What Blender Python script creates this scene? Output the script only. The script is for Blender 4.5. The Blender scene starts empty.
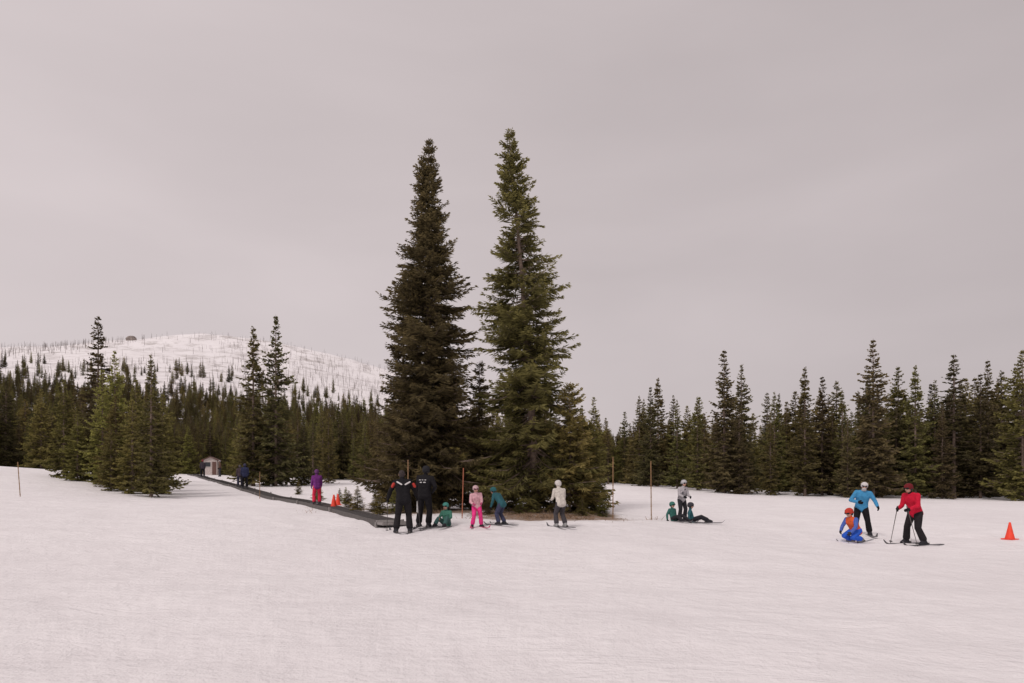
import bpy, bmesh, math, random
import numpy as np
from mathutils import Vector, Matrix
from mathutils.bvhtree import BVHTree

scene = bpy.context.scene
rad = math.radians
COL = scene.collection

# ------------------------------------------------------------------ helpers
def link(o, parent=None):
    COL.objects.link(o)
    if parent is not None:
        o.parent = parent
    return o

def empty(name, loc=(0, 0, 0)):
    e = bpy.data.objects.new(name, None)
    e.empty_display_size = 0.3
    e.location = loc
    COL.objects.link(e)
    return e

def quad_mesh(name, V, Q, mats=(), matidx=None, attrs=None, smooth=False):
    me = bpy.data.meshes.new(name)
    V = np.asarray(V, dtype=np.float32); Q = np.asarray(Q, dtype=np.int32)
    me.vertices.add(len(V)); me.vertices.foreach_set("co", V.ravel())
    me.loops.add(Q.size); me.loops.foreach_set("vertex_index", Q.ravel())
    me.polygons.add(len(Q))
    me.polygons.foreach_set("loop_start", np.arange(0, Q.size, 4, dtype=np.int32))
    for m in mats: me.materials.append(m)
    if matidx is not None:
        me.polygons.foreach_set("material_index", np.asarray(matidx, dtype=np.int32))
    me.polygons.foreach_set("use_smooth", np.full(len(Q), smooth, dtype=bool))
    me.update(calc_edges=True)
    if attrs:
        for k, v in attrs.items():
            a = me.attributes.new(k, 'FLOAT', 'POINT')
            a.data.foreach_set("value", np.asarray(v, dtype=np.float32))
    me.validate()
    return me

def _h(ix, iy, seed):
    n = np.sin(ix * 127.1 + iy * 311.7 + seed * 74.7) * 43758.5453
    return n - np.floor(n)

def vnoise(x, y, seed=0):
    ix = np.floor(x); iy = np.floor(y); fx = x - ix; fy = y - iy
    fx = fx * fx * (3 - 2 * fx); fy = fy * fy * (3 - 2 * fy)
    a = _h(ix, iy, seed); b = _h(ix + 1, iy, seed); c = _h(ix, iy + 1, seed); d = _h(ix + 1, iy + 1, seed)
    return (a * (1 - fx) + b * fx) * (1 - fy) + (c * (1 - fx) + d * fx) * fy - 0.5

# ------------------------------------------------------------------ materials
def new_mat(name):
    m = bpy.data.materials.new(name); m.use_nodes = True
    nt = m.node_tree
    b = nt.nodes["Principled BSDF"]
    return m, nt, b

def simple(name, col, rough=0.7, metal=0.0, noise=0.25, scale=12.0, bump=0.1):
    m, nt, b = new_mat(name)
    n = nt.nodes.new("ShaderNodeTexNoise"); n.inputs["Scale"].default_value = scale
    n.inputs["Detail"].default_value = 5
    tc = nt.nodes.new("ShaderNodeTexCoord"); nt.links.new(tc.outputs["Object"], n.inputs["Vector"])
    r = nt.nodes.new("ShaderNodeValToRGB")
    c = np.array(col)
    r.color_ramp.elements[0].position = 0.3; r.color_ramp.elements[1].position = 0.7
    r.color_ramp.elements[0].color = (*(c * (1 - noise)), 1)
    r.color_ramp.elements[1].color = (*np.minimum(c * (1 + noise), 1), 1)
    nt.links.new(n.outputs["Fac"], r.inputs["Fac"]); nt.links.new(r.outputs["Color"], b.inputs["Base Color"])
    b.inputs["Roughness"].default_value = rough; b.inputs["Metallic"].default_value = metal
    bp = nt.nodes.new("ShaderNodeBump"); bp.inputs["Strength"].default_value = bump
    nt.links.new(n.outputs["Fac"], bp.inputs["Height"]); nt.links.new(bp.outputs["Normal"], b.inputs["Normal"])
    return m

def foliage(name, dark, mid, light):
    m, nt, b = new_mat(name)
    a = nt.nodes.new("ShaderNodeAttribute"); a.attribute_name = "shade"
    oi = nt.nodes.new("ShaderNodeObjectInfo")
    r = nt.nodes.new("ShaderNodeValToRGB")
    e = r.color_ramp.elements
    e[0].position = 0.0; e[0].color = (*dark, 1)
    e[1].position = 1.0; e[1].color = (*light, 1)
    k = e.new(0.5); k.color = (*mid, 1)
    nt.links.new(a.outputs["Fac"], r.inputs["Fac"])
    hsv = nt.nodes.new("ShaderNodeHueSaturation")
    mr = nt.nodes.new("ShaderNodeMapRange"); mr.inputs["To Min"].default_value = 0.75; mr.inputs["To Max"].default_value = 1.5
    nt.links.new(oi.outputs["Random"], mr.inputs["Value"]); nt.links.new(mr.outputs["Result"], hsv.inputs["Value"])
    mul = nt.nodes.new("ShaderNodeMath"); mul.operation = 'MULTIPLY'; mul.inputs[1].default_value = 7.31
    fr = nt.nodes.new("ShaderNodeMath"); fr.operation = 'FRACT'
    nt.links.new(oi.outputs["Random"], mul.inputs[0]); nt.links.new(mul.outputs[0], fr.inputs[0])
    mh = nt.nodes.new("ShaderNodeMapRange"); mh.inputs["To Min"].default_value = 0.48; mh.inputs["To Max"].default_value = 0.53
    nt.links.new(fr.outputs[0], mh.inputs["Value"]); nt.links.new(mh.outputs["Result"], hsv.inputs["Hue"])
    nt.links.new(r.outputs["Color"], hsv.inputs["Color"]); nt.links.new(hsv.outputs["Color"], b.inputs["Base Color"])
    b.inputs["Roughness"].default_value = 0.75
    b.inputs["Specular IOR Level"].default_value = 0.25
    tl = nt.nodes.new("ShaderNodeBsdfTranslucent"); nt.links.new(hsv.outputs["Color"], tl.inputs["Color"])
    ms = nt.nodes.new("ShaderNodeMixShader"); ms.inputs[0].default_value = .4
    nt.links.new(b.outputs[0], ms.inputs[1]); nt.links.new(tl.outputs[0], ms.inputs[2])
    nt.links.new(ms.outputs[0], nt.nodes["Material Output"].inputs["Surface"])
    return m

M_DARK = foliage("foliage_spruce", (0.06, 0.05, 0.028), (0.17, 0.145, 0.066), (0.34, 0.285, 0.13))
M_LIGHT = foliage("foliage_young_pine", (0.09, 0.08, 0.03), (0.29, 0.255, 0.09), (0.5, 0.43, 0.16))
M_OLIVE = foliage("foliage_spruce_olive", (0.065, 0.056, 0.025), (0.21, 0.183, 0.072), (0.40, 0.34, 0.135))
M_BARK = simple("bark", (0.19, 0.14, 0.11), 0.9, noise=0.4, scale=9, bump=0.5)
M_DEAD = simple("dead_wood", (0.22, 0.185, 0.175), 0.9, noise=0.3)

# ------------------------------------------------------------------ terrain
CP = np.array([
 (0,-20,-.1),(-40,-20,.2),(40,-20,-.3),(0,4,0),(-10,6,.05),(12,6,-.1),(-5,12,.08),(5,12,.02),(14,14,-.12),(-16,14,.45),(-30,10,.8),(30,12,-.2),
 (-3.1,19,.3),(-3.4,20.6,.48),(-8,28,.82),(-17.3,44,1.5),(-26,59,2.2),(-35,75,3.0),(-44,91,3.45),
 (0,20,.5),(2,20,.48),(0,26,.62),(-3.3,27,.68),(3,26,.58),(6,24,.47),(10,60,1.7),(0,55,1.7),(-9,55,1.85),(5,40,1.05),
 (11.4,19.6,-.05),(11,21.5,.1),(14.9,20.5,.15),(22.8,54,.9),(28.5,54,.86),(40,53,.72),(60,55,.6),(25,30,.35),(12,35,.75),(16,44,.9),(30,20,.0),
 (-15,20,.75),(-18.4,35,1.1),(-29,48,2.2),(-32,50,2.55),(-37.5,50,3.15),(-50,50,3.7),(-30,35,1.9),(-25,25,1.3),(-50,30,2.5),
 (-48,62,3.4),(-60,75,3.8),(0,110,3.0),(-80,110,5),(-45,112,3.6),(80,110,1.4),(40,100,1.5),(90,60,.7),(-90,60,4.5),(-90,0,1.2),(90,0,-.5)], dtype=float)
def _U(r2):
    return 0.5 * r2 * np.log(r2 + 1e-9)
_n = len(CP)
_K = _U((CP[:, None, 0] - CP[None, :, 0]) ** 2 + (CP[:, None, 1] - CP[None, :, 1]) ** 2) + np.eye(_n) * 12.0
_P = np.c_[np.ones(_n), CP[:, :2]]
_A = np.zeros((_n + 3, _n + 3)); _A[:_n, :_n] = _K; _A[:_n, _n:] = _P; _A[_n:, :_n] = _P.T
_w = np.linalg.solve(_A, np.r_[CP[:, 2], 0, 0, 0])
RX = [-2500,-1200,-675,-560,-450,-411,-345,-280,-213,-150,0,150,350,600,2500]
RZ = [110,150,183,189,197,198,191,179,163,145,90,50,15,0,0]
def height(X, Y):
    X = np.atleast_1d(np.asarray(X, float)); Y = np.atleast_1d(np.asarray(Y, float))
    xc = np.clip(X, -90, 90); yc = np.clip(Y, -20, 112)
    z = _w[_n] + _w[_n + 1] * xc + _w[_n + 2] * yc
    for i in range(_n):
        z = z + _w[i] * _U((xc - CP[i, 0]) ** 2 + (yc - CP[i, 1]) ** 2)
    t = np.clip((Y - 150) / 750, 0, 1)
    R = np.interp(X, RX, RZ)
    hill = R * t ** 1.2
    hill = hill * (1 - 0.5 * np.clip((Y - 900) / 1200, 0, 1))
    rough = np.clip((Y - 200) / 500, 0, 1)
    hill = hill + rough * (vnoise(X / 130, Y / 130, 3) * 10 + vnoise(X / 40, Y / 40, 4) * 3.5 + vnoise(X / 14, Y / 14, 8) * 1.2) * np.clip(R / 60, 0, 1)
    near = np.clip(1 - np.hypot(X, Y - 15) / 110, 0, 1)
    z = z + hill
    z = z + near * (vnoise(X / 5, Y / 4, 5) * 0.13 + vnoise(X / 1.3 + 9, Y / 1.1, 6) * 0.055 + vnoise(X / .42, Y / .42, 7) * 0.022)
    # lumpy churned snow around the lift and where people stand
    lump = np.exp(-(((X + 5) / 6) ** 2 + ((Y - 21) / 3) ** 2)) + np.exp(-(((X - 10.5) / 4) ** 2 + ((Y - 20.5) / 2.5) ** 2)) + np.exp(-(((X - 1) / 5) ** 2 + ((Y - 22) / 3) ** 2))
    z = z + lump * (vnoise(X / .6, Y / .5, 17) * 0.08)
    # low mound under the two tall spruces
    z = z + 0.14 * np.exp(-(((X - .2) / 3.2) ** 2 + ((Y - 26.8) / 1.7) ** 2))
    return z
def hz(x, y):
    return float(height(x, y)[0])

sx = np.linspace(-1, 1, 780); gx = 8 * np.sinh(6.4 * sx)
sy = np.linspace(-0.42, 1, 680); gy = 6 + 8 * np.sinh(6.35 * sy)
GX, GY = np.meshgrid(gx, gy)
GZ = height(GX.ravel(), GY.ravel())
V = np.c_[GX.ravel(), GY.ravel(), GZ]
nx, ny = len(gx), len(gy)
ii = (np.arange(ny - 1)[:, None] * nx + np.arange(nx - 1)[None, :]).ravel()
Q = np.c_[ii, ii + 1, ii + nx + 1, ii + nx]

m, nt, b = new_mat("snow")
N = nt.nodes; Lk = nt.links
geo = N.new("ShaderNodeNewGeometry")
def noise(scale, detail=6, rough=.55, vec=None, dist=0):
    n = N.new("ShaderNodeTexNoise"); n.inputs["Scale"].default_value = scale; n.inputs["Detail"].default_value = detail
    n.inputs["Roughness"].default_value = rough; n.inputs["Distortion"].default_value = dist
    Lk.new(vec if vec else geo.outputs["Position"], n.inputs["Vector"]); return n.outputs["Fac"]
def mapr(s, a, b_, c=0, d=1):
    n = N.new("ShaderNodeMapRange"); n.inputs[1].default_value = a; n.inputs[2].default_value = b_
    n.inputs[3].default_value = c; n.inputs[4].default_value = d; Lk.new(s, n.inputs[0]); return n.outputs[0]
def mth(op, a, b_=None):
    n = N.new("ShaderNodeMath"); n.operation = op
    for i, v in enumerate((a, b_)):
        if v is None: continue
        if isinstance(v, (int, float)): n.inputs[i].default_value = v
        else: Lk.new(v, n.inputs[i])
    return n.outputs[0]
def mixc(f, a, b_):
    n = N.new("ShaderNodeMix"); n.data_type = 'RGBA'
    if isinstance(f, (int, float)): n.inputs[0].default_value = f
    else: Lk.new(f, n.inputs[0])
    for i, v in ((6, a), (7, b_)):
        if isinstance(v, tuple): n.inputs[i].default_value = (*v, 1)
        else: Lk.new(v, n.inputs[i])
    return n.outputs[2]
sep = N.new("ShaderNodeSeparateXYZ"); Lk.new(geo.outputs["Position"], sep.inputs[0])
big = noise(0.12, 5); mid = noise(0.9, 6, .6); fine = noise(7, 6, .7); grain = noise(38, 3, .7)
# ski tracks: stretched, distorted noise in crossing directions
wob = N.new("ShaderNodeTexNoise"); wob.inputs["Scale"].default_value = .09; wob.inputs["Detail"].default_value = 1; Lk.new(geo.outputs["Position"], wob.inputs["Vector"])
wv = N.new("ShaderNodeVectorMath"); wv.operation = 'MULTIPLY_ADD'; Lk.new(wob.outputs["Color"], wv.inputs[0]); wv.inputs[1].default_value = (9, 9, 0); Lk.new(geo.outputs["Position"], wv.inputs[2])
def tracks(rz, sc):
    m1 = N.new("ShaderNodeMapping"); m1.inputs["Rotation"].default_value = (0, 0, rad(rz)); Lk.new(wv.outputs[0], m1.inputs["Vector"])
    mp = N.new("ShaderNodeMapping"); mp.inputs["Scale"].default_value = (sc, sc * .03, 0.01)
    Lk.new(m1.outputs[0], mp.inputs["Vector"]); return noise(1.0, 3, .6, mp.outputs[0], .1)
t1 = tracks(74, 3.2); t2 = tracks(98, 4.0); t3 = tracks(84, 2.6)
tr = mth('ADD', mth('ADD', mapr(t1, .33, .46, 1, 0), mapr(t2, .32, .44, 1, 0)), mapr(t3, .30, .42, 1, 0))
trm = mth('MULTIPLY', mth('MINIMUM', tr, 1.0), mapr(big, .38, .6, .15, 1))
trm = mth('MULTIPLY', trm, mapr(mid, .35, .6, .2, 1))
trm = mth('MULTIPLY', trm, mapr(sep.outputs["Y"], 45, 70, 1, 0))
col = mixc(mapr(big, .35, .65), (0.87, 0.845, 0.85), (0.93, 0.91, 0.912))
col = mixc(mapr(fine, .3, .6, .35, 0), col, (0.76, 0.73, 0.735))
col = mixc(mapr(mid, .35, .55, .28, 0), col, (0.73, 0.70, 0.705))
col = mixc(mth('MULTIPLY', trm, .22), col, (0.66, 0.63, 0.64))
# brush / rock showing through on the far hill
far = mapr(sep.outputs["Y"], 420, 620)
rk = mth('MULTIPLY', mth('MULTIPLY', mapr(noise(.04, 9, .75), .49, .58), far), mapr(noise(.006, 3), .3, .55, .2, 1))
col = mixc(mth('MULTIPLY', rk, .55), col, (0.27, 0.235, 0.21))
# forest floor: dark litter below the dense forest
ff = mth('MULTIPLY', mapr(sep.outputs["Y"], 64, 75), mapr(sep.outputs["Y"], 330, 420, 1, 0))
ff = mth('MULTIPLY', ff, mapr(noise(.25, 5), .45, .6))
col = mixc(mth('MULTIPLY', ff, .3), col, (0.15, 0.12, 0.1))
# needle litter and bare soil below the tall spruces
def patch(cx, cy, rx, ry):
    dx = mth('DIVIDE', mth('SUBTRACT', sep.outputs["X"], cx), rx); dy = mth('DIVIDE', mth('SUBTRACT', sep.outputs["Y"], cy), ry)
    d = mth('ADD', mth('MULTIPLY', dx, dx), mth('MULTIPLY', dy, dy))
    return mapr(mth('ADD', d, mth('MULTIPLY', mth('SUBTRACT', mid, .5), 2.2)), .6, 1.15, 1, 0)
lit = mth('MAXIMUM', patch(1.3, 24.5, 3.0, 2.6), patch(-3.2, 26.6, 2.4, 1.9))
litc = mixc(mapr(fine, .35, .65), (0.13, 0.085, 0.055), (0.34, 0.23, 0.155))
col = mixc(mth('MULTIPLY', lit, mapr(fine, .3, .5, .35, 1)), col, litc)
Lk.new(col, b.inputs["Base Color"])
b.inputs["Roughness"].default_value = .62
b.inputs["Specular IOR Level"].default_value = .25
hgt = mth('ADD', mth('MULTIPLY', mid, .18), mth('ADD', mth('MULTIPLY', fine, .045), mth('MULTIPLY', grain, .009)))
hgt = mth('SUBTRACT', hgt, mth('MULTIPLY', trm, .022))
bp = N.new("ShaderNodeBump"); bp.inputs["Strength"].default_value = .8; bp.inputs["Distance"].default_value = 1.0
Lk.new(hgt, bp.inputs["Height"]); Lk.new(bp.outputs[0], b.inputs["Normal"])
M_SNOW = m
ground = link(bpy.data.objects.new("snow_ground", quad_mesh("snow_ground", V, Q, [M_SNOW], smooth=True)))

# ------------------------------------------------------------------ conifers
def conifer(name, h, R, seed, nb, spacing, tw, base=0.05, p=0.8, lean=0.0, gap=0.0, mat=M_DARK, trunk_r=None, droop=.18, ltwig=.42, maxtw=.55, whorl=.3):
    rng = np.random.default_rng(seed)
    n_wh = int(h * (1 - base) / whorl)
    u = (rng.integers(0, n_wh, nb) + rng.normal(0, .2, nb)) / n_wh
    u = np.clip(u, 0, .992)
    zb = h * base; z = zb + (h - zb) * u
    az = rng.uniform(0, 2 * np.pi, nb)
    lump = 1 + .20 * np.sin(az * 2 + z * 1.1 + seed) + .18 * np.sin(az * 3 - z * 2.3 + seed * 2) + .12 * np.sin(z * 4.1 + seed)
    L = R * (1 - u) ** p * rng.uniform(.45, 1.15, nb) * lump * np.clip(.55 + u * 6, 0, 1) + .04
    if gap > 0:
        keep = vnoise(az * 1.1 + 3, z * 1.5, seed) + .5 > gap
        keep |= u > .8
        z, az, L, u = z[keep], az[keep], L[keep], u[keep]; nb = len(z)
    e0 = np.interp(u, [0, .4, .8, 1], [rad(-10), rad(0), rad(20), rad(55)]) + rng.normal(0, rad(8), nb)
    dr = droop * (1 - u) * rng.uniform(.5, 1.4, nb)
    bsh = rng.uniform(0, 1, nb)
    def pos(bi, s):
        l = L[bi]
        r = l * s * np.cos(e0[bi])
        zz = l * (s * np.sin(e0[bi]) - dr[bi] * np.sin(np.pi * s * .85))
        zc = z[bi] + zz
        ox = lean * (z[bi] / h) ** 1.4
        return np.c_[r * np.cos(az[bi]) + ox, r * np.sin(az[bi]), zc]
    cnt = np.maximum(4, (L / spacing * 2).astype(int))
    bi = np.repeat(np.arange(nb), cnt); T = len(bi)
    s = rng.uniform(.1, 1, T) ** .8
    P = pos(bi, s)
    side = np.where(rng.random(T) < .5, -1., 1.)
    tl = np.minimum((ltwig * L[bi] * (1 - s) + .07 + .06 * np.minimum(L[bi], 1)) * rng.uniform(.5, 1.25, T), maxtw)
    fa = np.radians(rng.uniform(25, 75, T)) * np.where(s > .93, .3, 1)
    out = np.c_[np.cos(az[bi]), np.sin(az[bi]), np.sin(e0[bi])]
    sd = np.c_[-np.sin(az[bi]), np.cos(az[bi]), np.zeros(T)] * side[:, None]
    d = out * np.cos(fa)[:, None] + sd * np.sin(fa)[:, None]
    d[:, 2] += rng.normal(-.18, .22, T)
    d /= np.linalg.norm(d, axis=1)[:, None]
    up = np.tile([0, 0, 1.], (T, 1)) + rng.normal(0, .35, (T, 3))
    p1 = np.cross(d, up); p1 /= np.linalg.norm(p1, axis=1)[:, None]
    p2 = np.cross(d, p1)
    w = (tw * rng.uniform(.6, 1.35, T) * np.clip(.55 + L[bi], 0, 1))[:, None]
    P = P + rng.normal(0, .018, (T, 3))
    tip = P + d * tl[:, None]
    md = P + d * (tl * rng.uniform(.35, .6, T))[:, None]
    VA = np.stack([P, md + p1 * w, tip, md - p1 * w], 1)
    VB = np.stack([P, md + p2 * w * .8, tip, md - p2 * w * .8], 1)
    VV = np.concatenate([VA, VB], 0).reshape(-1, 3)
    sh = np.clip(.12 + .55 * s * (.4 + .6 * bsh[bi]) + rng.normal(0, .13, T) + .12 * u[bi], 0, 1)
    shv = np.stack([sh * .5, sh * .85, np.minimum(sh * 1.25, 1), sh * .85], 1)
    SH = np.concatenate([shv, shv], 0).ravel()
    nf = len(VV) // 4
    vl = [VV]; ql = [np.arange(nf * 4).reshape(-1, 4)]; mi = [np.zeros(nf, int)]; sl = [SH]; off = nf * 4
    # limbs (bark)
    sb = np.linspace(0, .85, 4)
    prev = pos(np.arange(nb), np.full(nb, sb[0]))
    for k in range(3):
        nxt = pos(np.arange(nb), np.full(nb, sb[k + 1]))
        wa = (.008 + L * .009 * (1 - sb[k]))[:, None] * np.array([0, 0, 1.]); wb = (.006 + L * .009 * (1 - sb[k + 1]))[:, None] * np.array([0, 0, 1.])
        q = np.stack([prev - wa, nxt - wb, nxt + wb, prev + wa], 1).reshape(-1, 3)
        vl.append(q); ql.append(np.arange(nb * 4).reshape(-1, 4) + off); mi.append(np.ones(nb, int)); sl.append(np.zeros(len(q))); off += len(q)
        prev = nxt
    # trunk
    tr_ = trunk_r or h * .012
    segs = 14; sides = 9
    ring = []
    for k in range(segs + 1):
        f = k / segs; zz = -.3 + (h + .25) * f
        r = tr_ * (1 - f) ** .85 + .006 + (tr_ * .5 if k == 0 else 0)
        a = np.arange(sides) * 2 * np.pi / sides
        ox = lean * (max(zz, 0) / h) ** 1.4
        ring.append(np.c_[r * np.cos(a) + ox, r * np.sin(a), np.full(sides, zz)])
    tv = np.concatenate(ring); tq = []
    for k in range(segs):
        for j in range(sides):
            tq.append((k * sides + j, k * sides + (j + 1) % sides, (k + 1) * sides + (j + 1) % sides, (k + 1) * sides + j))
    vl.append(tv); ql.append(np.array(tq) + off); mi.append(np.ones(len(tq), int)); sl.append(np.zeros(len(tv)))
    return quad_mesh(name, np.concatenate(vl), np.concatenate(ql), [mat, M_BARK], np.concatenate(mi), {"shade": np.concatenate(sl)})

def place(name, me, x, y, sc=1, rot=0, sxy=None, dz=0):
    o = bpy.data.objects.new(name, me); link(o)
    o.location = (x, y, hz(x, y) - .05 + dz); o.rotation_euler = (0, 0, rot)
    o.scale = ((sxy or sc), (sxy or sc), sc)
    return o

# the tall spruces
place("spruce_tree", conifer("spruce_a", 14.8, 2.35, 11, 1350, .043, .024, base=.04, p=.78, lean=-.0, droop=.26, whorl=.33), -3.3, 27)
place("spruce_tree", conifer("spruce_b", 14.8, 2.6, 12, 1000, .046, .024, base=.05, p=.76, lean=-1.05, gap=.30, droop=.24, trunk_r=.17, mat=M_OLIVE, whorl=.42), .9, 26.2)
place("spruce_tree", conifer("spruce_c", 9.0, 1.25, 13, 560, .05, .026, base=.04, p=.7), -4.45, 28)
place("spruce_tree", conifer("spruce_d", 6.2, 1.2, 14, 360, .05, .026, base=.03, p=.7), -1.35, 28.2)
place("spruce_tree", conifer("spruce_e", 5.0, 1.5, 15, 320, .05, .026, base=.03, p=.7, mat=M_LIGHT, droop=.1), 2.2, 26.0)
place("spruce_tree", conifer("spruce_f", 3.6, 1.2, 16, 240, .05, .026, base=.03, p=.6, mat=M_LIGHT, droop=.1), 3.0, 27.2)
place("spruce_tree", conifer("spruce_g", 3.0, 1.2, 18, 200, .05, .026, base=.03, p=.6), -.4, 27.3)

# prototypes (10 m)
protos = []
specs = [(1.7, .85, 380, M_DARK, .0), (1.4, .75, 360, M_OLIVE, .05), (1.95, .85, 370, M_DARK, .1), (1.15, .7, 280, M_DARK, .2),
         (1.75, .75, 350, M_LIGHT, .05), (1.5, .9, 340, M_OLIVE, .12), (2.1, .75, 360, M_LIGHT, .1)]
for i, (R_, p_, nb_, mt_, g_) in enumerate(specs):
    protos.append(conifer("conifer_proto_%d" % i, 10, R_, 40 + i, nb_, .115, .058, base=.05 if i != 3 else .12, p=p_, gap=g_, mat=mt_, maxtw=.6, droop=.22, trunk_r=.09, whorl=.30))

def T(x, y, h, k, w=1.0, name="pine_tree"):
    place(name, protos[k], x, y, h / 10.0, random.random() * 6, h / 10.0 * w)
random.seed(5)
# right-hand front row
for x, y, h, k, w in [(13.4,66,9.8,0,1),(15.0,62,8.2,5,1),(16.3,60,8.3,1,1),(17.4,56,11.9,0,1.1),(19.5,58,11.0,2,.95),(22.3,58,8.8,5,1.1),(23.6,55,10.5,1,1.1),
     (25.9,57,10.1,0,1.05),(27.1,56,8.8,5,1.1),(28.3,53.5,12.6,0,1.1),(30,56,8.8,2,1),(31.9,54,10.6,1,1.1),(35.3,57,9.9,5,1.15),(35.6,55,11.7,3,1.5),
     (37.4,54.5,10.1,0,1.1),(37.4,50,11.2,6,1.0),(33.4,53,7.2,2,.9),(21,55.5,6.8,4,.8),(26.3,53.5,6.3,0,1.0),(18.3,55,7,2,.9),(41,54,11,2,1),(45,54,12,0,1)]:
    T(x, y, h, k, w)
# left cluster
for x, y, h, k, w in [(-29.1,48,11.6,3,1.2),(-30.2,46,6.7,4,1.1),(-25.6,44,8.7,6,.8),(-21.5,39,6.5,6,1.0),(-18.5,35,7.4,5,1.15),(-25.2,42,7.2,4,1),(-32,50,5.2,6,1),
     (-20.3,36.5,5.1,4,1.2),(-23.5,40.5,5.6,6,1.1),(-27.4,45,6.2,2,1),(-19.2,37.5,5.6,6,1.),(-22.2,37.8,3.6,4,1.3),(-28,44,4.4,6,1.3),
     (-18.95,50,11.8,1,1.1),(-17.3,50,12.7,0,.95),(-15.6,58,6.4,4,.9),(-18.2,52,7,2,1),(-20.5,53,6,0,1),(-16,52.5,5,2,1.1)]:
    T(x, y, h, k, w)
# saplings beside the lift and round the spruces
for x, y, h, k, w in [(-5.75,25.4,1.05,4,2.2),(-4.75,24.4,.95,6,2.1),(-5.2,25.9,.8,4,2.2),(-6.6,27.6,.75,6,2),(-4.3,25.2,1.2,4,1.9),(-7.4,30.4,.8,4,2),(3.3,24.9,.7,6,2.4),
     (-9.6,34,.8,4,2),(-10.4,36.5,.9,6,2),(-8.2,32.5,.7,4,2),(-.9,24.6,.8,5,2.3),(.3,24.9,.6,6,2.5),(2.5,24.3,.75,4,2.2),(-12.5,40,.9,4,1.8)]:
    T(x, y, h, k, w, "conifer_sapling")

# dry brush and fallen twigs at the foot of the spruces and by the lift
M_BRUSH = simple("dry_brush", (.27, .185, .12), .9, noise=.45, scale=6)
rng = np.random.default_rng(9)
def brush(cx, cy, rx, ry, n, hmax):
    a = rng.uniform(0, 6.28, n); r = np.abs(rng.normal(0, .58, n))
    x = cx + rx * r * np.cos(a); y = cy + ry * r * np.sin(a)
    k = vnoise(x / .45, y / .45, 31) + rng.normal(0, .10, n) > .02
    x, y = x[k], y[k]; n = len(x)
    z = height(x, y) - .03
    hl = np.clip(.5 + 1.4 * vnoise(x / .8, y / .8, 33), .25, 1)
    P = np.c_[x, y, z]; d = np.c_[rng.normal(0, .7, n), rng.normal(0, .7, n), rng.uniform(.2, 1.1, n)]
    d /= np.linalg.norm(d, axis=1)[:, None]; l = (rng.uniform(.06, hmax, n) * hl)[:, None]
    w = np.cross(d, rng.normal(0, 1, (n, 3))); w /= np.linalg.norm(w, axis=1)[:, None]; w *= rng.uniform(.004, .014, n)[:, None]
    Vb = np.stack([P - w, P + w, P + d * l + w * .3, P + d * l - w * .3], 1).reshape(-1, 3)
    link(bpy.data.objects.new("dry_brush", quad_mesh("dry_brush", Vb, np.arange(len(Vb)).reshape(-1, 4), [M_BRUSH])))
brush(1.4, 24.3, 2.6, 1.5, 14000, .42); brush(-3.2, 25.8, 2.2, 1.0, 3500, .26); brush(-5.9, 26.3, 1.8, 1.8, 2600, .32)

# forest masses (instanced)
pc = bpy.data.collections.new("conifer_prototypes")
for i, me in enumerate(protos):
    pc.objects.link(bpy.data.objects.new("conifer_variant_%d" % i, me))
def scatter(name, pts, scl, rotz, idx, coll):
    me = bpy.data.meshes.new(name); me.from_pydata([tuple(p_) for p_ in pts], [], [])
    a = me.attributes.new("scl", 'FLOAT_VECTOR', 'POINT'); a.data.foreach_set("vector", np.asarray(scl, dtype=np.float32).ravel())
    a = me.attributes.new("rotz", 'FLOAT', 'POINT'); a.data.foreach_set("value", np.asarray(rotz, dtype=np.float32))
    a = me.attributes.new("idx", 'INT', 'POINT'); a.data.foreach_set("value", np.asarray(idx, dtype=np.int32))
    o = link(bpy.data.objects.new(name, me))
    ng = bpy.data.node_groups.new(name, 'GeometryNodeTree')
    ng.interface.new_socket("Geometry", in_out='INPUT', socket_type='NodeSocketGeometry')
    ng.interface.new_socket("Geometry", in_out='OUTPUT', socket_type='NodeSocketGeometry')
    gi = ng.nodes.new("NodeGroupInput"); go = ng.nodes.new("NodeGroupOutput")
    ins = ng.nodes.new("GeometryNodeInstanceOnPoints"); ci = ng.nodes.new("GeometryNodeCollectionInfo")
    ci.inputs["Collection"].default_value = coll; ci.inputs["Separate Children"].default_value = True; ci.inputs["Reset Children"].default_value = True
    ins.inputs["Pick Instance"].default_value = True
    def na(nm, dt):
        n = ng.nodes.new("GeometryNodeInputNamedAttribute"); n.data_type = dt; n.inputs["Name"].default_value = nm; return n.outputs["Attribute"]
    cx = ng.nodes.new("ShaderNodeCombineXYZ")
    ng.links.new(na("rotz", 'FLOAT'), cx.inputs["Z"])
    ng.links.new(gi.outputs[0], ins.inputs["Points"]); ng.links.new(ci.outputs[0], ins.inputs["Instance"])
    ng.links.new(na("idx", 'INT'), ins.inputs["Instance Index"]); ng.links.new(cx.outputs[0], ins.inputs["Rotation"])
    ng.links.new(na("scl", 'FLOAT_VECTOR'), ins.inputs["Scale"]); ng.links.new(ins.outputs[0], go.inputs[0])
    md = o.modifiers.new("scatter", 'NODES'); md.node_group = ng
    return o

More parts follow.
